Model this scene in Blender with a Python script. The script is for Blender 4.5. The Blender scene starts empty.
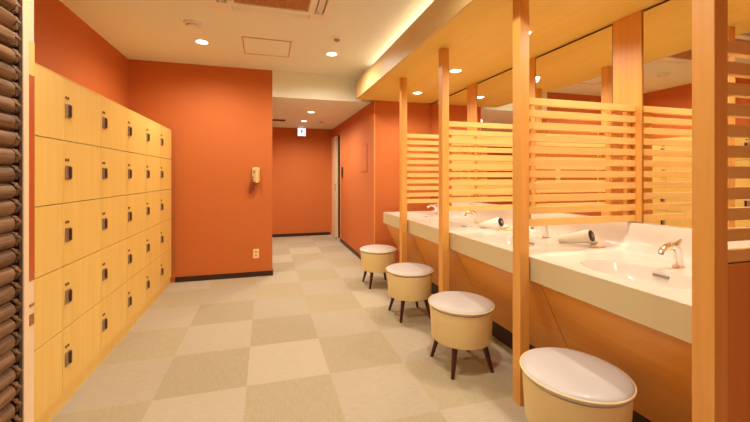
import bpy, bmesh, math, random
from mathutils import Vector, Matrix
random.seed(7)
S = bpy.context.scene
C = S.collection
PI = math.pi

# ------------------------------------------------------------------ helpers
def nbm(): return bmesh.new()

def link(name, bm, m, parent=None, smooth=False, bevel=0.0, segs=2):
    me = bpy.data.meshes.new(name)
    bmesh.ops.recalc_face_normals(bm, faces=bm.faces)
    bm.to_mesh(me); bm.free()
    if smooth:
        for p in me.polygons: p.use_smooth = True
        try: me.set_sharp_from_angle(angle=math.radians(40))
        except Exception: pass
    ms = m if isinstance(m, (list, tuple)) else [m]
    for q in ms: me.materials.append(q)
    o = bpy.data.objects.new(name, me); C.objects.link(o)
    if parent: o.parent = parent
    if bevel:
        b = o.modifiers.new('bevel', 'BEVEL'); b.width = bevel; b.segments = segs; b.limit_method = 'ANGLE'
    return o

def thing(name, label, cat, loc=(0, 0, 0), rz=0, group=None):
    o = bpy.data.objects.new(name, None); C.objects.link(o)
    o.empty_display_size = .05
    o.location = loc; o.rotation_euler = (0, 0, rz)
    return tag(o, label, cat, group)

def tag(o, label, cat, group=None):
    o['label'] = label; o['category'] = cat
    if group: o['group'] = group
    return o

def struct(name, bm, m, label=None, **k):
    o = link(name, bm, m, **k); o['kind'] = 'structure'
    if label: o['label'] = label
    return o

def box(bm, x0, x1, y0, y1, z0, z1, mi=0, mat=None):
    vs = [bm.verts.new(p) for p in ((x0,y0,z0),(x1,y0,z0),(x1,y1,z0),(x0,y1,z0),(x0,y0,z1),(x1,y0,z1),(x1,y1,z1),(x0,y1,z1))]
    if mat is not None:
        for v in vs: v.co = mat @ v.co
    for f in ((0,3,2,1),(4,5,6,7),(0,1,5,4),(1,2,6,5),(2,3,7,6),(3,0,4,7)):
        bm.faces.new([vs[i] for i in f]).material_index = mi
    return vs

def lathe(bm, prof, n=48, mat=None, mi=0, a0=0, a1=2*PI):
    """prof: list of (r, z) -> revolved about z; r=0 closes to a point"""
    rings = []
    for r, z in prof:
        if r < 1e-6:
            v = bm.verts.new((0, 0, z)); rings.append([v])
        else:
            rings.append([bm.verts.new((r*math.cos(2*PI*i/n), r*math.sin(2*PI*i/n), z)) for i in range(n)])
    for A, B in zip(rings, rings[1:]):
        for i in range(n):
            j = (i+1) % n
            if len(A) == 1 and len(B) == 1: continue
            if len(A) == 1: f = bm.faces.new((A[0], B[i], B[j]))
            elif len(B) == 1: f = bm.faces.new((A[i], A[j], B[0]))
            else: f = bm.faces.new((A[i], A[j], B[j], B[i]))
            f.material_index = mi
    if mat is not None:
        for R in rings:
            for v in R: v.co = mat @ v.co

def sweep(bm, pts, rad, n=12, cap=True, sx=1.0, up=Vector((0, 0, 1)), mi=0):
    """tube through pts with radius list; sx widens the section sideways"""
    pts = [Vector(p) for p in pts]
    if not isinstance(rad, (list, tuple)): rad = [rad]*len(pts)
    rings = []
    for i, p in enumerate(pts):
        t = (pts[min(i+1, len(pts)-1)] - pts[max(i-1, 0)]).normalized()
        a = t.cross(up)
        if a.length < 1e-3: a = t.cross(Vector((0, 1, 0)))
        a.normalize(); b = a.cross(t).normalized()
        rings.append([bm.verts.new(p + rad[i]*(sx*math.cos(2*PI*k/n)*a + math.sin(2*PI*k/n)*b)) for k in range(n)])
    for A, B in zip(rings, rings[1:]):
        for k in range(n):
            bm.faces.new((A[k], A[(k+1) % n], B[(k+1) % n], B[k])).material_index = mi
    if cap:
        bm.faces.new(rings[0]); bm.faces.new(rings[-1])

def dup(root, loc=None, label=None):
    r = root.copy(); C.objects.link(r)
    if loc is not None: r.location = loc
    if label: r['label'] = label
    for ch in list(root.children):
        c = ch.copy(); C.objects.link(c); c.parent = r
        for g in list(ch.children):
            d = g.copy(); C.objects.link(d); d.parent = c
    return r

# ------------------------------------------------------------------ materials
def srgb(r, g, b):
    f = lambda c: (c/255/12.92) if c/255 <= .04045 else ((c/255+.055)/1.055)**2.4
    return (f(r), f(g), f(b), 1)

def mat(name, col, rough=.5, metal=0.0, spec=.5, coat=0.0):
    m = bpy.data.materials.new(name); m.use_nodes = True
    b = m.node_tree.nodes['Principled BSDF']
    b.inputs['Base Color'].default_value = col
    b.inputs['Roughness'].default_value = rough
    b.inputs['Metallic'].default_value = metal
    b.inputs['Specular IOR Level'].default_value = spec
    b.inputs['Coat Weight'].default_value = coat
    return m

def nodes(m): return m.node_tree.nodes, m.node_tree.links, m.node_tree.nodes['Principled BSDF']

def wood(name, c1, c2, scale=(30, 30, 1.2), rough=.45, bump=.03):
    m = mat(name, c1, rough); N, L, b = nodes(m)
    tc = N.new('ShaderNodeTexCoord'); mp = N.new('ShaderNodeMapping'); mp.inputs['Scale'].default_value = scale
    n1 = N.new('ShaderNodeTexNoise'); n1.inputs['Scale'].default_value = 1.0; n1.inputs['Detail'].default_value = 6; n1.inputs['Roughness'].default_value = .6
    n1.inputs['Distortion'].default_value = .4
    n2 = N.new('ShaderNodeTexNoise'); n2.inputs['Scale'].default_value = .12; n2.inputs['Detail'].default_value = 2
    L.new(tc.outputs['Object'], mp.inputs['Vector']); L.new(mp.outputs[0], n1.inputs['Vector']); L.new(mp.outputs[0], n2.inputs['Vector'])
    mx = N.new('ShaderNodeMath'); mx.operation = 'ADD'
    h = N.new('ShaderNodeMath'); h.operation = 'MULTIPLY'; h.inputs[1].default_value = .5
    L.new(n1.outputs['Fac'], h.inputs[0])
    h2 = N.new('ShaderNodeMath'); h2.operation = 'MULTIPLY'; h2.inputs[1].default_value = .5
    L.new(n2.outputs['Fac'], h2.inputs[0]); L.new(h.outputs[0], mx.inputs[0]); L.new(h2.outputs[0], mx.inputs[1])
    cr = N.new('ShaderNodeValToRGB'); cr.color_ramp.elements[0].position = .36; cr.color_ramp.elements[1].position = .64
    cr.color_ramp.elements[0].color = c2; cr.color_ramp.elements[1].color = c1
    L.new(mx.outputs[0], cr.inputs[0]); L.new(cr.outputs[0], b.inputs['Base Color'])
    bp = N.new('ShaderNodeBump'); bp.inputs['Strength'].default_value = bump; bp.inputs['Distance'].default_value = .002
    L.new(n1.outputs['Fac'], bp.inputs['Height']); L.new(bp.outputs[0], b.inputs['Normal'])
    return m

def plaster(name, col, col2, rough=.8, sc=220, bump=.12):
    m = mat(name, col, rough); N, L, b = nodes(m)
    tc = N.new('ShaderNodeTexCoord')
    n1 = N.new('ShaderNodeTexNoise'); n1.inputs['Scale'].default_value = sc; n1.inputs['Detail'].default_value = 3
    L.new(tc.outputs['Object'], n1.inputs['Vector'])
    cr = N.new('ShaderNodeValToRGB'); cr.color_ramp.elements[0].position = .3; cr.color_ramp.elements[1].position = .7
    cr.color_ramp.elements[0].color = col2; cr.color_ramp.elements[1].color = col
    L.new(n1.outputs['Fac'], cr.inputs[0]); L.new(cr.outputs[0], b.inputs['Base Color'])
    bp = N.new('ShaderNodeBump'); bp.inputs['Strength'].default_value = bump; bp.inputs['Distance'].default_value = .002
    L.new(n1.outputs['Fac'], bp.inputs['Height']); L.new(bp.outputs[0], b.inputs['Normal'])
    return m

def emit(name, col, st):
    m = mat(name, col, .5); N, L, b = nodes(m)
    b.inputs['Emission Color'].default_value = col; b.inputs['Emission Strength'].default_value = st
    return m

M = {}
M['locker'] = wood('locker_wood', srgb(246,208,116), srgb(237,194,100), (26, 26, 1.3))
M['lockerside'] = M['locker']
M['frame'] = wood('partition_wood', srgb(240,177,90), srgb(226,158,75), (40, 40, 1.6), .42)
M['slat'] = wood('slat_wood', srgb(244,200,120), srgb(234,184,102), (1.6, 40, 40), .45)
M['apron'] = wood('apron_wood', srgb(244,174,76), srgb(232,156,60), (30, 1.4, 30), .4)
M['soffit'] = wood('soffit_wood', srgb(240,206,106), srgb(232,193,92), (14, 1.0, 14), .5)
M['soffitface'] = wood('soffit_edge_board', srgb(226,198,138), srgb(216,186,124), (14, 1.0, 14), .5)
M['beading'] = mat('corner_bead', srgb(232,150,90), .5)
M['orange'] = plaster('orange_wallpaper', srgb(207,113,48), srgb(200,105,43), .75)
M['orangedark'] = mat('orange_panel_frame', srgb(172,78,34), .8)  # darker orange of the access panel frame
M['ceil'] = plaster('ceiling_paint', srgb(243,243,226), srgb(239,238,220), .85, 150, .08)
M['base'] = mat('baseboard_dark', srgb(58,30,18), .45)
M['counter'] = mat('counter_cream', srgb(228,216,202), .22, 0, .5, .2)
M['fascia'] = mat('fascia_cream', srgb(214,196,150), .35)
M['ceramic'] = mat('basin_ceramic', srgb(228,220,208), .12, 0, .5, .4)
M['chrome'] = mat('chrome', (.82, .82, .82, 1), .08, 1)
M['black'] = mat('black_plastic', srgb(30,24,20), .4)
M['grey'] = mat('grey_plastic', srgb(150,140,128), .45)
M['darkbrown'] = wood('leg_walnut', srgb(84,34,22), srgb(60,22,14), (60, 60, 4), .35)
M['vinyl'] = mat('stool_seat_vinyl', srgb(202,194,188), .38, 0, .5, .1)
M['stoolbody'] = plaster('stool_body_vinyl', srgb(246,224,162), srgb(242,218,154), .5, 300, .1)
M['white'] = mat('white_plastic', srgb(244,236,220), .35)
M['grille'] = mat('grille_tan', srgb(214,158,104), .6)
M['ivory'] = mat('ivory_plastic', srgb(246,214,150), .35)
M['cord'] = mat('phone_cord', srgb(150,52,30), .45)
M['lockplate'] = mat('lock_grey_metal', srgb(170,150,128), .35, .6)
M['lockhandle'] = mat('lock_dark_handle', srgb(74,34,20), .35)
M['mark'] = mat('dark_mark', srgb(110,66,30), .5)
M['seam'] = mat('seam_dark', srgb(92,48,18), .7)
M['paleframe'] = wood('pale_jamb', srgb(250,222,182), srgb(244,212,168), (40, 40, 2), .4)
M['redglass'] = mat('red_lacquer', srgb(196,92,42), .25, 0, .5, .3)
M['brushed'] = mat('brushed_plate', srgb(176,128,72), .4, .5)
M['lamp'] = emit('lamp_glow', (1.0, .90, .74, 1), 6)
M['tube'] = emit('tube_glow', (1.0, .84, .70, 1), .8)
M['signwhite'] = emit('sign_white', (.86, .95, 1.0, 1), .95)
M['signgreen'] = emit('sign_green', (.01, .22, .36, 1), .5)
M['door'] = wood('door_wood', srgb(232,168,96), srgb(222,156,84), (30, 30, 1.4), .45)

m = M['mirror'] = mat('mirror_glass', (.93, .90, .85, 1), .0, 1)

# carpet tiles: half metre checker of two beiges with fine streaks whose direction alternates
m = M['carpet'] = mat('carpet_tiles', srgb(214,184,140), .95, 0, .15); N, L, b = nodes(m)
tc = N.new('ShaderNodeTexCoord'); mp = N.new('ShaderNodeMapping')
mp.inputs['Location'].default_value = (.107, -.185, 0)
L.new(tc.outputs['Object'], mp.inputs['Vector'])
ck = N.new('ShaderNodeTexChecker'); ck.inputs['Scale'].default_value = 2.0
ck.inputs['Color1'].default_value = (1, 1, 1, 1); ck.inputs['Color2'].default_value = (0, 0, 0, 1)
shift = N.new('ShaderNodeVectorMath'); shift.operation = 'ADD'; shift.inputs[1].default_value = (0, 0, .1)
L.new(mp.outputs[0], shift.inputs[0]); L.new(shift.outputs[0], ck.inputs['Vector'])
def streak(sc):
    q = N.new('ShaderNodeMapping'); q.inputs['Scale'].default_value = sc
    n = N.new('ShaderNodeTexNoise'); n.inputs['Scale'].default_value = 1; n.inputs['Detail'].default_value = 5; n.inputs['Roughness'].default_value = .7
    L.new(tc.outputs['Object'], q.inputs['Vector']); L.new(q.outputs[0], n.inputs['Vector']); return n
sa, sb = streak((14, 190, 1)), streak((190, 14, 1))
def ramp(c1, c2, n):
    r = N.new('ShaderNodeValToRGB'); r.color_ramp.elements[0].position = .3; r.color_ramp.elements[1].position = .7
    r.color_ramp.elements[0].color = c1; r.color_ramp.elements[1].color = c2; L.new(n.outputs['Fac'], r.inputs[0]); return r
ra = ramp(srgb(176,161,135), srgb(195,180,155), sa); rb = ramp(srgb(169,153,122), srgb(187,171,140), sb)
mix = N.new('ShaderNodeMix'); mix.data_type = 'RGBA'
L.new(ck.outputs['Fac'], mix.inputs['Factor']); L.new(ra.outputs[0], mix.inputs['A']); L.new(rb.outputs[0], mix.inputs['B'])
# per-tile variation
fl = N.new('ShaderNodeVectorMath'); fl.operation = 'MULTIPLY'; fl.inputs[1].default_value = (2, 2, 0)
L.new(mp.outputs[0], fl.inputs[0])
ff = N.new('ShaderNodeVectorMath'); ff.operation = 'FLOOR'; L.new(fl.outputs[0], ff.inputs[0])
wn = N.new('ShaderNodeTexWhiteNoise'); wn.noise_dimensions = '2D'; L.new(ff.outputs[0], wn.inputs['Vector'])
mr = N.new('ShaderNodeMapRange'); mr.inputs['To Min'].default_value = .90; mr.inputs['To Max'].default_value = 1.04
L.new(wn.outputs['Value'], mr.inputs['Value'])
sc = N.new('ShaderNodeVectorMath'); sc.operation = 'SCALE'
L.new(mix.outputs['Result'], sc.inputs[0]); L.new(mr.outputs[0], sc.inputs['Scale']); L.new(sc.outputs[0], b.inputs['Base Color'])
bp = N.new('ShaderNodeBump'); bp.inputs['Strength'].default_value = .25; bp.inputs['Distance'].default_value = .003
L.new(sa.outputs['Fac'], bp.inputs['Height']); L.new(bp.outputs[0], b.inputs['Normal'])

# woven screen strand
m = M['rattan'] = wood('rattan_brown', srgb(152,112,74), srgb(78,50,28), (90, 9, 160), .6, .6)

# ------------------------------------------------------------------ dimensions
XL, XR, YB, YF, H = -1.507, 2.195, 4.55, -1.6, 2.582       # room
LOW = 2.25                                                   # soffit and corridor ceiling
CX, CYE = 1.385, 7.38                                        # corridor right wall, corridor end
YA = 4.40                                                    # end wall of the vanity alcove

# ------------------------------------------------------------------ setting
bm = nbm(); box(bm, XL-.15, XR+.25, YF-.15, CYE+.15, -.1, 0); struct('floor', bm, M['carpet'], 'two-tone beige checkered carpet tiles')
bm = nbm(); box(bm, XL-.15, XR+.25, YF-.15, YB, H, H+.1); struct('ceiling', bm, M['ceil'], 'warm cream main ceiling')
bm = nbm(); box(bm, XL-.15, XR+.25, YB, CYE+.15, LOW, H+.1); struct('ceiling_corridor', bm, M['ceil'], 'lower corridor ceiling with pale bulkhead')
bm = nbm(); box(bm, XL-.15, XL, YF-.15, CYE+.15, 0, H); struct('wall_left', bm, M['orange'], 'orange wall behind the lockers')
bm = nbm(); box(bm, XL, .085, YB, YB+.12, 0, LOW); box(bm, XL, .085, YB-.0005, YB+.0, LOW-.001, H-.001)
struct('wall_back', bm, M['orange'], 'orange wall with the telephone')
bm = nbm(); box(bm, XR+.01, XR+.2, YF-.15, YA+.2, 0, H); struct('wall_right', bm, M['orange'])
bm = nbm(); box(bm, CX, XR+.2, YA, YA+.12, 0, LOW); box(bm, CX, CX+.12, YA+.12, 6.575, 0, LOW); box(bm, CX, CX+.12, 6.575, 7.38, 2.06, LOW)
struct('wall_corridor', bm, M['orange'], 'orange corridor wall turning into the vanity recess')
bm = nbm(); box(bm, XL, 2.3, CYE, CYE+.12, 0, LOW); struct('wall_end', bm, M['orange'], 'orange wall at the end of the corridor')
bm = nbm(); box(bm, XL, XR+.01, YF-.12, YF, 0, H); struct('wall_front', bm, M['orange'])
bm = nbm(); box(bm, 2.15, 2.25, 6.4, CYE, 0, LOW); box(bm, CX+.12, 2.15, 6.3, 6.4, 0, LOW); struct('wall_closet', bm, M['mark'])  # shade of the doorway gap is put into the dark wall colour

def bb(name, *boxes):
    bm = nbm()
    for q in boxes: box(bm, *q)
    return struct(name, bm, M['base'], bevel=.002)
bb('baseboard_back', (-1.02, .085, YB-.012, YB, 0, .062), (.085, .095, YB-.012, YB+.12, 0, .062))
bb('baseboard_end', (XL, 1.33, CYE-.012, CYE, 0, .06))
bb('baseboard_corridor', (CX-.012, CX, YA-.012, 6.55, 0, .06), (CX, 1.70, YA-.012, YA, 0, .06))
# closet doorway in the corridor wall
bm = nbm(); box(bm, CX-.003, CX+.12, 6.565, 6.580, 0, 2.08); struct('trim_1', bm, M['paleframe'], 'pale door frame post')
bm = nbm(); box(bm, CX-.02, CX+.03, 6.93, 7.37, .01, 2.06); d = struct('door_1', bm, M['paleframe'], 'light wooden sliding door at corridor end')
bm = nbm(); box(bm, CX-.026, CX-.02, 6.96, 6.975, .95, 1.10); link('door_handle', bm, M['seam'], d)

# soffit over the vanity, with a cove trough
SX = 1.135
bm = nbm()
box(bm, SX, XR+.01, YF, YA, LOW, LOW+.03)
box(bm, SX+.022, XR+.01, YF, YA, 2.40, 2.415)
struct('ceiling_soffit', bm, M['soffit'], 'wooden soffit over the vanity')
bm = nbm(); box(bm, SX-.002, SX+.022, YF, YA+.0, LOW-.001, 2.472); struct('trim_9', bm, M['soffitface'], 'pale wooden edge board of the soffit')
bm = nbm(); box(bm, CX-.004, CX+.010, YA-.004, YA+.010, .06, LOW); struct('trim_10', bm, M['beading'], 'thin corner bead on the orange wall')
lt = thing('cove_light', 'long hidden strip light glowing on top of the wooden soffit', 'light', (1.33, 1.4, 2.44))
bm = nbm(); box(bm, -.02, .02, -2.85, 2.7, -.024, -.004); link('lamp_holder', bm, M['white'], lt)
bm = nbm(); sweep(bm, [(0, -2.8, .006), (0, 2.65, .006)], .009, 10); link('tube', bm, M['tube'], lt, smooth=True)

# access panel on corridor wall & switch
pn = thing('access_panel', 'square orange access panel flush on the corridor wall', 'panel', (CX, 4.89, 1.51))
bm = nbm(); box(bm, -.006, -.001, -.16, .16, -.2, .2); link('frame', bm, M['orangedark'], pn)
bm = nbm(); box(bm, -.0085, -.006, -.153, .153, -.193, .193); link('cover', bm, M['orange'], pn)
sw = thing('wall_switch', 'small dark switch plate on the corridor wall by the doorway', 'switch', (CX, 6.38, 1.32))
bm = nbm(); box(bm, -.012, -.001, -.06, .06, -.10, .10); link('plate', bm, M['lockhandle'], sw, bevel=.003)
bm = nbm(); box(bm, -.018, -.012, -.025, .025, -.035, .035); link('rocker', bm, M['black'], sw, bevel=.002)
# outlet
ot = thing('wall_outlet', 'cream wall outlet low on the orange wall under the telephone', 'outlet', (-.112, YB, .285))
bm = nbm(); box(bm, -.036, .036, -.008, 0, -.058, .058); link('plate', bm, M['ivory'], ot, bevel=.004)
for zz in (-.022, .022):
    bm = nbm(); box(bm, -.013, .013, -.0092, -.008, zz-.009, zz+.009); link('socket', bm, M['grille'], ot, bevel=.0004)

# ------------------------------------------------------------------ lockers
LX = -1.047; PIT = .4505; LZ0 = .082; RH = .3395
loc_labels = [
 'light wood locker column nearest the camera, cut off by the pale door jamb',
 'light wood locker column, second from the pale door jamb',
 'light wood locker column, third from the pale door jamb',
 'light wood locker column, third from the orange telephone wall',
 'light wood locker column, second from the orange telephone wall',
 'light wood locker column touching the orange telephone wall']
def make_locker():
    t = thing('locker', loc_labels[0], 'locker', (LX, 1.787, 0), 0, 'locker columns along the left wall')
    bm = nbm(); box(bm, -.445, -.019, .001, PIT-.001, LZ0, LZ0+5*RH+.002)
    link('body', bm, M['seam'], t)
    bm = nbm(); box(bm, -.445, -.004, .0005, PIT-.0005, LZ0+5*RH+.002, LZ0+5*RH+.006); link('top_panel', bm, M['locker'], t)
    bm = nbm(); box(bm, -.44, -.012, 0, PIT, 0, LZ0); link('plinth', bm, M['lockerside'], t)
    for k in range(5):
        z0 = LZ0 + k*RH
        bm = nbm(); box(bm, -.019, 0, .0022, PIT-.0022, z0+.0022, z0+RH-.0022)
        d = link('door', bm, M['locker'], t, bevel=.0012, segs=1)
        zt = z0+RH
        bm = nbm(); box(bm, 0, .007, .020, .072, zt-.212, zt-.134)
        link('lock', bm, M['lockplate'], d, bevel=.005)
        bm = nbm(); box(bm, .007, .015, .046, .066, zt-.206, zt-.140)
        link('handle', bm, M['lockhandle'], d, bevel=.004)
        bm = nbm(); sweep(bm, [(.007, .032, zt-.195), (.010, .032, zt-.195)], .006, 16); link('keyhole', bm, M['grey'], d)
        bm = nbm()
        for yy in (.030, .052):
            sweep(bm, [(0, yy, zt-.104), (.0025, yy, zt-.104)], .008, 14)
        link('number_plate', bm, M['mark'], d)
    return t
L0 = make_locker()
for k in range(1, 6): dup(L0, (LX, 1.787+k*PIT, 0), loc_labels[k])

# ------------------------------------------------------------------ woven screen and jamb on the left
PX = -.92
ws = thing('woven_screen', 'brown woven rattan screen of bulging horizontal rolls at far left', 'screen', (PX, 1.2, 0))
bm = nbm(); box(bm, -.075, -.025, -.75, .4915, 0, H-.002); link('backing', bm, M['base'], ws)
bm = nbm(); box(bm, -.0250, -.005, .474, .4915, 0, H-.002); link('edge_strip', bm, M['base'], ws)
pitch = .0645; n = int((H-.01)/pitch)
for k in range(n):
    z = pitch*(k+.5); bm = nbm()
    ys = [-.75 + (1.185*i/24 if i <= 24 else 1.185+.02*(i-24)/6) for i in range(31)]
    rings = []
    for i, y in enumerate(ys):
        e = max(0, (y-.435)/.02); sh = 1-.45*min(1, e)**2
        row = []
        for j in range(13):
            a = -PI/2 + PI*j/12
            rr = 1 + .035*math.sin(6*y+k*1.7+3*a) + .02*random.uniform(-1, 1)
            lift = .004*math.sin(2.2*y+k*.9)
            row.append(bm.verts.new((-.034 + .036*sh*rr*math.cos(a), y, z + lift + .0335*sh**.4*rr*math.sin(a))))
        rings.append(row)
    for A, B in zip(rings, rings[1:]):
        for j in range(12): bm.faces.new((A[j], B[j], B[j+1], A[j+1]))
    bm.faces.new(rings[-1]); bm.faces.new(rings[0])
    r = link('rattan_roll', bm, M['rattan'], ws, smooth=True)
    r.data.polygons.foreach_set('use_smooth', [True]*len(r.data.polygons))
    bm = nbm()
    ztw = z + pitch*.5
    sweep(bm, [(-.034, .462, z-.028), (-.014, .468, z-.016), (-.006, .472, z+.004), (-.014, .468, z+.022), (-.034, .462, z+.034)], [.004, .0085, .0100, .0085, .004], 8)
    link('edge_loop', bm, M['rattan'], r, smooth=True)
bm = nbm(); box(bm, -1.10, -1.0+.0801, 1.692, 1.722, 0, H); box(bm, -1.10, -.9245, 1.722, 1.762, 0, H)
jm = struct('trim_2', bm, M['paleframe'], 'pale door jamb between the rattan screen and lockers', bevel=.0015)
bm = nbm(); box(bm, -.9245, -.9215, 1.725, 1.760, .82, 1.66); link('red_inlay', bm, M['redglass'], jm)
bm = nbm(); box(bm, -.9245, -.9215, 1.725, 1.760, 1.66, 1.80); link('wood_inlay', bm, M['locker'], jm)
bm = nbm(); box(bm, -.9245, -.9195, 1.731, 1.756, .715, .725); box(bm, -.9245, -.9205, 1.731, 1.756, .638, .682)
link('strike_plate', bm, M['brushed'], jm)
bm = nbm(); box(bm, XL, -1.10, 1.66, 1.76, 0, H); struct('wall_jamb', bm, M['orange'])
bm = nbm(); box(bm, -1.10, -1.0, .3, 1.692, 0, H); struct('wall_entry', bm, M['orange'])

# ------------------------------------------------------------------ partitions
PY = [3.334, 2.492, 1.627, .776]
SLH, SLP, STOP = .039, .0672, 1.682
def make_partition(y, label, solid=False):
    t = thing('slatted_partition', label, 'partition', (1.36, y, 0), 0, 'wooden partitions along the vanity')
    bm = nbm(); box(bm, -.03, .03, -.03, .03, 0, LOW-.0005); link('post', bm, M['frame'], t, bevel=.0015)
    for k in range(11):
        z1 = STOP - k*SLP
        bm = nbm(); box(bm, .03, .822, -.014, .012, z1-SLH, z1); link('slat', bm, M['slat'], t, bevel=.001, segs=1)
    zb = STOP-10*SLP-SLH
    for x0, x1 in ((.03, .078), (.660, .757), (.786, .822)):
        bm = nbm(); box(bm, x0, x1, .012, .030, zb, STOP); link('stile', bm, M['frame'], t, bevel=.001, segs=1)
    if solid:
        bm = nbm(); box(bm, .03, .80, -.024, .022, 0, zb-.004); link('solid_panel', bm, M['apron2'], t, bevel=.001)
        bm = nbm(); box(bm, .031, .775, -.012, .010, zb-.004, zb); link('rail_groove', bm, M['seam'], t)
    return t
M['apron2'] = wood('end_panel_wood', srgb(228,152,78), srgb(216,138,64), (30, 30, 1.4), .42)
plab = ['wooden slatted partition and slim post nearest the corridor',
        'wooden slatted partition and post second from the corridor',
        'wooden slatted partition and post between the two nearest round stools',
        'wooden slatted partition at right edge with a solid lower panel']
for i, y in enumerate(PY): make_partition(y, plab[i], i == 3)

# pilasters between the mirrors
for i, y in enumerate(PY):
    bm = nbm(); box(bm, 2.184, XR+.01, y-.046, y+.134, .969, LOW-.0005); struct('trim_%d' % (3+i), bm, M['frame'], 'wooden pilaster between mirrors')
# mirrors
edges = [(YA, PY[0]+.134), (PY[0]-.046, PY[1]+.134), (PY[1]-.046, PY[2]+.134), (PY[2]-.046, PY[3]+.134)]
mlab = ['wall mirror in the bay farthest from the camera beside the orange end wall',
        'wall mirror in the second bay from the orange end wall',
        'wall mirror in the bay behind the third post from the corridor',
        'wall mirror above the nearest basin with the chrome tap']
for (y1, y0), lb in zip(edges, mlab):
    t = thing('wall_mirror', lb, 'mirror', (XR, (y0+y1)/2, 0), 0, 'mirrors above the vanity counter')
    hw = (y1-y0)/2
    bm = nbm(); box(bm, -.001, .009, -hw+.002, hw-.002, .974, LOW-.004); link('backing', bm, M['seam'], t)
    bm = nbm(); box(bm, -.006, -.001, -hw+.008, hw-.008, .9665, LOW-.016); link('glass', bm, M['mirror'], t)

# ------------------------------------------------------------------ vanity counter
CT, CB, CF = .805, .675, 1.40
CY1, CY0 = 4.08, .799
vc = thing('vanity_counter', 'long cream vanity counter with sunken basins under the mirrors', 'counter', (CF, CY0, 0))
X0, Y0 = CF, CY0
bays = [(3.334, 4.08), (2.492, 3.334), (1.627, 2.492), (.799, 1.627)]
BCX = 1.65; RX, RY = .162, .24; XB = 2.03
def bring(cy, cx, rx, ry, n, z, e=2.5):
    out = []
    for i in range(n):
        a = 2*PI*i/n; c_, s_ = math.cos(a), math.sin(a)
        out.append(Vector((cx+rx*math.copysign(abs(c_)**(2/e), c_)-X0, cy+ry*math.copysign(abs(s_)**(2/e), s_)-Y0, z)))
    return out
NS = 64
bm = nbm()
for ya, yb in bays:
    cy = (ya+yb)/2 if ya > 1 else 1.215
    inner = bring(cy, BCX, RX, RY, NS, CT)
    outer = []
    x0, x1, y0, y1 = CF-X0, XB-X0, ya-Y0, yb-Y0
    cxl, cyl = BCX-X0, cy-Y0
    for p in inner:
        d = Vector((p.x-cxl, p.y-cyl)); ts = []
        if d.x > 1e-9: ts.append((x1-cxl)/d.x)
        if d.x < -1e-9: ts.append((x0-cxl)/d.x)
        if d.y > 1e-9: ts.append((y1-cyl)/d.y)
        if d.y < -1e-9: ts.append((y0-cyl)/d.y)
        k = min(ts); outer.append(Vector((cxl+d.x*k, cyl+d.y*k, CT)))
    # snap the nearest ring points onto the rectangle's corners
    for cxn, cyn in ((x0, y0), (x0, y1), (x1, y0), (x1, y1)):
        j = min(range(NS), key=lambda i: (outer[i].x-cxn)**2+(outer[i].y-cyn)**2)
        outer[j] = Vector((cxn, cyn, CT))
    A = [bm.verts.new(p) for p in inner]; B = [bm.verts.new(p) for p in outer]
    for i in range(NS):
        j = (i+1) % NS; bm.faces.new((A[i], A[j], B[j], B[i]))
bmesh.ops.remove_doubles(bm, verts=bm.verts, dist=1e-4)
link('countertop', bm, M['counter'], vc)
# backsplash with a cove at the foot
prof = [(XB, CT), (2.06, CT+.001), (2.09, CT+.008), (2.115, CT+.026), (2.128, CT+.05), (2.136, CT+.09), (2.142, .955), (2.148, .965), (XR-.0085, .966), (XR, .966), (XR, CT-.03)]
bm = nbm(); ra_ = [bm.verts.new((x-X0, CY0-Y0, z)) for x, z in prof]; rb_ = [bm.verts.new((x-X0, YA-Y0-.32+.0, z)) for x, z in prof]
for i in range(len(prof)-1): bm.faces.new((ra_[i], ra_[i+1], rb_[i+1], rb_[i]))
bm.faces.new(ra_ + [bm.verts.new((XB-X0, CY0-Y0, CT-.03))]); bm.faces.new(rb_ + [bm.verts.new((XB-X0, YA-Y0-.32, CT-.03))])
link('backsplash', bm, M['counter'], vc, smooth=True)
bm = nbm(); box(bm, 0, .022, 0, CY1-Y0, CB, CT-.0008); box(bm, .022, XR-X0, CY1-Y0-.022, CY1-Y0, CB, CT-.0008); box(bm, .022, .16, 0, CY1-Y0-.022, CB, CB+.02)
link('fascia', bm, M['fascia'], vc, bevel=.002)
for ya, yb in bays:
    cy = (ya+yb)/2 if ya > 1 else 1.215
    bm = nbm(); rings = []
    for sx_, dz in ((1.0, 0), (.985, -.006), (.955, -.022), (.90, -.060), (.80, -.095), (.60, -.118), (.32, -.126), (.09, -.130)):
        rings.append([bm.verts.new(p) for p in bring(cy, BCX, RX*sx_, RY*sx_, NS, CT+dz)])
    for A, B in zip(rings, rings[1:]):
        for i in range(NS):
            j = (i+1) % NS; bm.faces.new((A[i], A[j], B[j], B[i]))
    bm.faces.new(rings[-1])
    bs = link('basin', bm, M['ceramic'], vc, smooth=True)
    bm = nbm(); lathe(bm, [(0, .004), (.018, .003), (.022, .0), (.022, -.004)], 24, Matrix.Translation((BCX-X0, cy-Y0, CT-.128)))
    link('drain', bm, M['chrome'], bs, smooth=True)
    bm = nbm(); box(bm, BCX+RX*.955-X0-.010, BCX+RX*.955-X0-.003, cy-Y0-.035, cy-Y0+.035, CT-.034, CT-.022)
    link('overflow_slot', bm, M['grey'], bs, bevel=.002)
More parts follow.
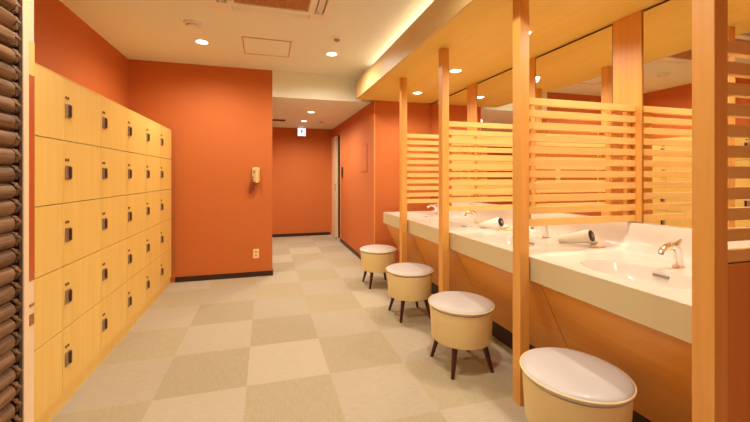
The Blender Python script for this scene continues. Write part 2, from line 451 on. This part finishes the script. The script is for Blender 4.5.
# slanted wood apron panels
sy = [CY0, 1.56, 2.425, 3.27, CY1]
for a, b_ in zip(sy, sy[1:]):
    bm = nbm(); y0, y1 = a-Y0+.003, b_-Y0-.003
    P = [(1.424, CB-.0005), (1.696, .13), (1.716, .13), (1.444, CB-.0005)]
    A = [bm.verts.new((x-X0, y0, z)) for x, z in P]; B = [bm.verts.new((x-X0, y1, z)) for x, z in P]
    for i in range(4): bm.faces.new((A[i], A[(i+1) % 4], B[(i+1) % 4], B[i]))
    bm.faces.new(A); bm.faces.new(B); link('apron_panel', bm, M['apron'], vc)
bm = nbm(); box(bm, 1.712-X0, 1.73-X0, 0, CY1-Y0, 0, .14); link('kickboard', bm, M['base'], vc)
bm = nbm(); box(bm, 1.73-X0, XR-X0, CY1-Y0-.045, CY1-Y0-.025, 0, CB)
v = [bm.verts.new((x-X0, CY1-Y0-.025, z)) for x, z in ((1.444, CB-.001), (1.716, .13), (1.73, 0), (1.74, CB-.001))]; bm.faces.new(v)
link('end_panel', bm, M['apron'], vc)

# ------------------------------------------------------------------ taps
tlab = ['chrome basin tap in the bay farthest from the camera',
        'chrome basin tap in the second bay from the corridor end',
        'chrome basin tap just beyond the third post, beside the nearer hairdryer',
        'large chrome basin tap over the nearest basin at right']
def make_tap(loc):
    t = thing('basin_tap', tlab[3], 'tap', loc, 0, 'chrome taps on the vanity')
    bm = nbm(); lathe(bm, [(0, 0), (.027, 0), (.027, .005), (.023, .008), (.021, .012), (0, .012)], 32); link('base', bm, M['chrome'], t, smooth=True)
    bm = nbm()
    sweep(bm, [(0, 0, .010), (-.004, 0, .04), (-.012, 0, .075), (-.028, 0, .098), (-.055, 0, .108), (-.085, 0, .103), (-.110, 0, .088), (-.118, 0, .076)],
          [.020, .0195, .020, .021, .018, .0155, .0145, .0135], 20, up=Vector((0, 1, 0)))
    sp = link('spout', bm, M['chrome'], t, smooth=True)
    bm = nbm(); sweep(bm, [(-.118, 0, .0765), (-.121, 0, .071)], .0105, 16, up=Vector((0, 1, 0))); link('aerator', bm, M['grey'], sp)
    bm = nbm(); sweep(bm, [(-.022, 0, .105), (-.014, 0, .117), (.000, 0, .124), (.014, 0, .134)], [.012, .009, .006, .004], 14, sx=1.5, up=Vector((1, 0, 0))); link('lever', bm, M['chrome'], t, smooth=True)
    return t
ty = [3.707, 2.913, 2.06, 1.225]
T0 = make_tap((1.935, ty[3], CT))
for k in range(3): dup(T0, (1.935, ty[k], CT), tlab[k])

# ------------------------------------------------------------------ hairdryers lying on the counter
def make_dryer(loc, rz, label):
    t = thing('hairdryer', label, 'hairdryer', loc, rz, 'white hairdryers on the counter')
    R = Matrix.Translation((-.02, 0, .050)) @ Matrix.Rotation(PI/2 - math.radians(14), 4, 'Y')
    # barrel lies along local x: nozzle at -x, intake at +x
    bm = nbm(); lathe(bm, [(.0, -.052), (.017, -.052), (.020, -.125), (.022, -.128), (.026, -.09), (.030, -.05), (.036, -.01), (.041, .03), (.042, .055), (.040, .068), (0, .068)][1:], 28, R)
    bd = link('barrel', bm, M['white'], t, smooth=True)
    bm = nbm(); lathe(bm, [(0, .0685), (.034, .0685), (.036, .071), (.033, .075), (.028, .0765), (0, .0765)], 28, R)
    g = link('intake_grille', bm, M['black'], t, smooth=True)
    bm = nbm(); lathe(bm, [(0, .077), (.013, .077), (.012, .0795), (0, .080)], 20, R); link('grille_cap', bm, M['grey'], g, smooth=True)
    bm = nbm(); sweep(bm, [(.012, .0, .052), (.016, .028, .030), (.020, .065, .020), (.024, .120, .018)], [.016, .016, .0165, .015], 16)
    link('handle', bm, M['white'], t, smooth=True)
    bm = nbm(); sweep(bm, [(.024, .118, .018), (.03, .145, .008), (.05, .150, .0045), (.085, .11, .0045), (.10, .05, .0045), (.09, .0, .0045), (.06, -.03, .0045)], .004, 8)
    link('power_cord', bm, M['ivory'], t, smooth=True)
    return t
make_dryer((1.955, 1.775, CT), math.radians(-68), 'white hairdryer with black round intake, just behind the third post partition')
make_dryer((1.84, 2.50, CT), math.radians(-68), 'white hairdryer with black round intake, second bay from corridor, farther one')

# ------------------------------------------------------------------ stools
slab = ['round cream stool nearest the camera, seat seen as a large tilted oval',
        'round cream stool second nearest the camera, between two posts',
        'round cream stool third from the camera',
        'round cream stool farthest from the camera, by the end of the counter']
def make_stool(loc):
    t = thing('round_stool', slab[0], 'stool', loc, 0, 'round stools at the vanity')
    bm = nbm(); lathe(bm, [(0, .180), (.178, .180), (.188, .183), (.192, .192), (.203, .388), (0, .388)], 72)
    link('body', bm, M['stoolbody'], t, smooth=True)
    bm = nbm(); lathe(bm, [(0, .390), (.200, .390), (.208, .394), (.211, .402), (.208, .412), (.196, .420), (.17, .4265), (.12, .4305), (.05, .4320), (0, .4322)], 72)
    s = link('seat', bm, M['vinyl'], t, smooth=True)
    bm = nbm(); R1, r2 = .2085, .0045; nn = 72
    rings = [[bm.verts.new(((R1+r2*math.cos(b))*math.cos(a), (R1+r2*math.cos(b))*math.sin(a), (.408)+r2*math.sin(b))) for b in [2*PI*j/8 for j in range(8)]] for a in [2*PI*i/nn for i in range(nn)]]
    for i in range(nn):
        A, B = rings[i], rings[(i+1) % nn]
        for j in range(8): bm.faces.new((A[j], B[j], B[(j+1) % 8], A[(j+1) % 8]))
    link('piping', bm, M['stoolbody'], s, smooth=True)
    for k in range(4):
        a = math.radians(45+90*k); c_, s_ = math.cos(a), math.sin(a)
        bm = nbm(); sweep(bm, [(.145*c_, .145*s_, .182), (.200*c_, .200*s_, 0)], [.0185, .0115], 16, up=Vector((0, 0, 1)))
        for v in bm.verts:
            if v.co.z < .02: v.co.z = 0
        link('leg', bm, M['darkbrown'], t, smooth=True)
    return t
ST = [(1.273, 1.200), (1.253, 2.067), (1.255, 2.93), (1.255, 3.845)]
S0 = make_stool((ST[0][0], ST[0][1], 0))
for k in range(1, 4): dup(S0, (ST[k][0], ST[k][1], 0), slab[k])

# ------------------------------------------------------------------ telephone
ph = thing('wall_telephone', 'cream wall telephone with a hanging reddish brown cord on the orange wall', 'telephone', (-.118, YB, 1.262))
bm = nbm(); box(bm, -.036, .052, -.03, 0, -.085, .095); link('base', bm, M['ivory'], ph, bevel=.008)
bm = nbm(); sweep(bm, [(.020, -.052, .078), (.020, -.060, .050), (.020, -.062, .0), (.020, -.060, -.055), (.018, -.050, -.088)], [.020, .014, .011, .014, .021], 14, sx=1.0, up=Vector((1, 0, 0))); link('handset', bm, M['ivory'], ph, smooth=True)
bm = nbm(); box(bm, -.028, -.006, -.033, -.03, .02, .06); link('keypad', bm, M['grey'], ph, bevel=.001)
bm = nbm(); pts = []
for i in range(241):
    q = i/240; a = q*2*PI*26
    # drooping coil from the base down and back up
    cxp = -.028 - .030*math.sin(PI*q) + (-.018)*q*0 + .0*q; 
    cxp = -.026 + (-.060)*math.sin(PI*q) + .040*q
    czp = -.01*(1-q) - .085*q - .175*math.sin(PI*q)
    pts.append((cxp + .008*math.cos(a), -.028 + .008*math.sin(a), czp))
sweep(bm, pts, .0052, 6); link('coiled_cord', bm, M['cord'], ph, smooth=True)

# ------------------------------------------------------------------ exit sign
ex = thing('exit_sign', 'small square lit exit sign hanging at the end of the corridor', 'sign', (.715, 7.20, LOW))
bm = nbm(); box(bm, -.085, .085, .0, .035, -.185, -.012); link('housing', bm, M['white'], ex, bevel=.004)
bm = nbm(); box(bm, -.03, .03, .008, .028, -.012, 0); link('bracket', bm, M['white'], ex)
bm = nbm(); box(bm, -.078, .078, -.003, 0, -.178, -.020); fc = link('sign_face', bm, M['signwhite'], ex)
def flat(pts, y=-.0045, th=.0015):
    A = [bm.verts.new((x, y, z)) for x, z in pts]; B = [bm.verts.new((x, y+th, z)) for x, z in pts]
    bm.faces.new(A); bm.faces.new(B)
    for i in range(len(A)): bm.faces.new((A[i], A[(i+1) % len(A)], B[(i+1) % len(A)], B[i]))
bm = nbm()
oz = -.098
flat([(.020, oz-.06), (.062, oz-.06), (.062, oz+.06), (.020, oz+.06), (.020, oz+.05), (.052, oz+.05), (.052, oz-.05), (.020, oz-.05)])    # doorway
lathe(bm, [(0, 0), (.012, 0), (.012, .0015), (0, .0015)], 20, Matrix.Translation((.004, -.003, oz+.044)) @ Matrix.Rotation(PI/2, 4, 'X'))  # head
flat([(-.012, oz+.030), (.012, oz+.034), (.022, oz+.006), (.036, oz+.002), (.036, oz-.006), (.016, oz-.004), (.010, oz+.006), (.004, oz-.012), (.020, oz-.026), (.024, oz-.052), (.012, oz-.052), (.008, oz-.032), (-.010, oz-.018), (-.022, oz-.036), (-.044, oz-.036), (-.044, oz-.026), (-.028, oz-.026), (-.014, oz-.004), (-.008, oz+.018), (-.020, oz+.016), (-.026, oz+.004), (-.034, oz+.008), (-.026, oz+.026)])
flat([(-.074, oz), (-.058, oz+.016), (-.058, oz+.005), (-.040, oz+.005), (-.040, oz-.005), (-.058, oz-.005), (-.058, oz-.016)])
for v in bm.verts: v.co.x *= 1.02; v.co.z = oz + (v.co.z-oz)*1.15
link('pictogram', bm, M['signgreen'], ex)

# ------------------------------------------------------------------ ceiling fittings
def downlight(x, y, z, label, group, power, r=.055, size=168, glow=True, col=(1, .95, .82)):
    t = thing('ceiling_downlight', label, 'downlight', (x, y, z), 0, group)
    bm = nbm(); lathe(bm, [(r, .0), (r, -.004), (r+.012, -.005), (r+.017, -.001), (r+.017, 0)], 36); link('trim_ring', bm, M['white'], t, smooth=True)
    bm = nbm(); lathe(bm, [(0, -.0025), (r-.001, -.0025), (r-.001, -.0015), (0, -.0015)], 32); link('lamp', bm, M['lamp'], t)
    l = bpy.data.lights.new('downlight_lamp', 'SPOT'); l.energy = power; l.color = col
    l.spot_size = math.radians(size); l.spot_blend = .35 if size < 148 else .8; l.shadow_soft_size = .045
    o = bpy.data.objects.new('downlight_beam', l); C.objects.link(o); o.parent = t; o.location = (0, 0, -.012)
    return t
MW, SW = 60, 31
main = [(-.606, 3.77, 'round lit downlight on the main ceiling near the smoke detector'), (.70, 3.765, 'round lit downlight on the main ceiling by the small grey sensor')]
for x, y, lb in main: downlight(x, y, H, lb, 'main ceiling downlights', MW)
for x, y, lb in [(-.606, 1.35, 'added fill downlight, out of view, left of the air conditioner, nearer the camera'), (.70, 1.35, 'added fill downlight, out of view, right of the air conditioner, nearer the camera'),
                 (-.4, -.8, 'added fill downlight, unseen behind the camera at left'), (.70, -.8, 'added fill downlight, unseen behind the camera at right')]:
    downlight(x, y, H, lb, 'main ceiling downlights', MW if y > 0 else 34)  # these four downlights are out of view, added to fill the room with light
sl = ['round lit downlight in the wooden soffit nearest the corridor', 'round lit downlight in the wooden soffit second from the corridor',
      'round lit downlight in the wooden soffit third from the corridor', 'round downlight in the wooden soffit nearest the camera']
for (x, y), lb in zip([(1.76, 3.87), (1.74, 2.96), (1.74, 2.06), (1.74, 1.2)], sl):
    downlight(x, y, LOW, lb, 'soffit downlights', SW, .05, 156)
downlight(.686, 5.47, LOW, 'corridor ceiling downlight nearer the camera', 'corridor downlights', 66, .05)
downlight(.676, 6.40, LOW, 'corridor ceiling downlight just before the exit sign', 'corridor downlights', 58, .05)
downlight(-.7, 6.2, LOW, 'corridor ceiling downlight out of sight round the left corner', 'corridor downlights', 35, .05)

sd = thing('smoke_detector', 'round cream smoke detector on the ceiling at left', 'smoke detector', (-.61, 3.34, H))
bm = nbm(); lathe(bm, [(0, 0), (.075, 0), (.075, -.010), (.070, -.014), (0, -.014)], 40); link('base', bm, M['white'], sd, smooth=True)
bm = nbm(); lathe(bm, [(.052, -.014), (.055, -.030), (.048, -.040), (.02, -.045), (0, -.045)], 40); link('sensor_head', bm, M['white'], sd, smooth=True)
ms = thing('ceiling_sensor', 'small grey round sensor on the main ceiling beside the right downlight', 'sensor', (.671, 3.337, H))
bm = nbm(); lathe(bm, [(0, 0), (.046, 0), (.046, -.006), (.040, -.010), (0, -.010)], 32); link('base', bm, M['white'], ms, smooth=True)
bm = nbm(); lathe(bm, [(.032, -.010), (.028, -.018), (.016, -.026), (0, -.028)], 32); link('lens', bm, M['grey'], ms, smooth=True)
ms2 = thing('ceiling_sensor', 'tiny round sensor on the corridor ceiling near the exit sign', 'sensor', (1.0, 6.42, LOW))
bm = nbm(); lathe(bm, [(0, 0), (.04, 0), (.04, -.006), (.03, -.012), (0, -.014)], 24); link('base', bm, M['grille'], ms2, smooth=True)
cv = thing('ceiling_vent', 'dark slotted air vent on the corridor ceiling at left', 'vent', (.19, 6.40, LOW))
bm = nbm(); box(bm, -.16, .16, -.10, -.09, -.006, 0); box(bm, -.16, .16, .09, .10, -.006, 0); box(bm, -.16, -.15, -.09, .09, -.006, 0); box(bm, .15, .16, -.09, .09, -.006, 0); link('frame', bm, M['grille'], cv)
bm = nbm(); box(bm, -.15, .15, -.09, .09, -.0025, -.0005); link('backing', bm, M['base'], cv)
bm = nbm()
for k in range(7): box(bm, -.15, .15, -.078+k*.024, -.068+k*.024, -.006, -.003)
link('slat', bm, M['seam'], cv)

# access hatch on the ceiling
ah = thing('ceiling_hatch', 'square access hatch with thin dark frame on the main ceiling', 'hatch', (.018, 3.755, H))
bm = nbm(); w, q = .235, .225
box(bm, -w, w, -w, -q, -.006, 0); box(bm, -w, w, q, w, -.006, 0); box(bm, -w, -q, -q, q, -.006, 0); box(bm, q, w, -q, q, -.006, 0)
link('frame', bm, M['grille'], ah)
bm = nbm(); box(bm, -q+.003, q-.003, -q+.003, q-.003, -.003, -.0005); link('panel', bm, M['ceil'], ah)

# air conditioner cassette
ac = thing('air_conditioner', 'cream square ceiling air conditioner cassette with tan intake grille', 'air conditioner', (.05, 2.515, H))
W = .475; bm = nbm()
# bevelled outer panel ring with four outlet slots left open
def ringpanel(bm, o, i, z0, z1):
    for s in ((-o, o, -o, -i), (-o, o, i, o), (-o, -i, -i, i), (i, o, -i, i)): box(bm, *s, z0, z1)
ringpanel(bm, W, .40, -.028, 0); ringpanel(bm, .33, .275, -.034, 0)
for sx_ in (-1, 1):
    for sy_ in (-1, 1):
        x0, x1 = sorted((sx_*.33, sx_*.40)); y0, y1 = sorted((sy_*.30, sy_*.40)); box(bm, x0, x1, y0, y1, -.030, 0)
        y0, y1 = sorted((sy_*.33, sy_*.40)); x0, x1 = sorted((sx_*.30, sx_*.33)); box(bm, x0, x1, y0, y1, -.030, 0)
link('panel', bm, M['white'], ac, bevel=.004)
bm = nbm(); box(bm, -.40, .40, -.40, .40, -.008, -.001); link('recess', bm, M['mark'], ac)
for k, (dx, dy) in enumerate(((1, 0), (-1, 0), (0, 1), (0, -1))):
    bm = nbm(); ang = math.atan2(dy, dx)
    Mx = Matrix.Rotation(ang, 4, 'Z') @ Matrix.Translation((.366, 0, -.020)) @ Matrix.Rotation(math.radians(28), 4, 'Y')
    box(bm, -.024, .024, -.295, .295, -.002, .002, mat=Mx); link('louver', bm, M['white'], ac)
bm = nbm(); box(bm, -.275, .275, -.275, .275, -.020, -.012); g = link('intake_grille', bm, M['grille'], ac)
bm = nbm()
for k in range(22): box(bm, -.272, .272, -.268+k*.025, -.262+k*.025, -.027, -.020)
for k in range(8): box(bm, -.268+k*.0757, -.262+k*.0757, -.272, .272, -.0275, -.020)
link('grille_bars', bm, M['grille'], g)

# cove strip: real light source of the tube
l = bpy.data.lights.new('cove_lamp', 'AREA'); l.shape = 'RECTANGLE'; l.size = .04; l.size_y = 5.4; l.energy = 9.5; l.color = (1, .84, .72)
o = bpy.data.objects.new('cove_beam', l); C.objects.link(o); o.parent = lt; o.location = (0, -.1, .018); o.rotation_euler = (PI, 0, 0)

# ------------------------------------------------------------------ world, camera, view
w = bpy.data.worlds.new('world'); S.world = w; w.use_nodes = True
w.node_tree.nodes['Background'].inputs[0].default_value = (1, .8, .6, 1); w.node_tree.nodes['Background'].inputs[1].default_value = .3
cam = bpy.data.cameras.new('camera'); co = bpy.data.objects.new('camera', cam); C.objects.link(co)
co.location = (0, 0, 1.247); co.rotation_euler = (PI/2, 0, -.2705)
cam.sensor_width = 36; cam.lens = 349.7/750*36
cam.shift_x = (375-362.3)/750; cam.shift_y = -(211-176.3)/750
cam.clip_start = .02
S.camera = co
S.view_settings.view_transform = 'Standard'; S.view_settings.look = 'None'
S.view_settings.gamma = 1; S.view_settings.use_curve_mapping = False
S.view_settings.exposure = 0.42
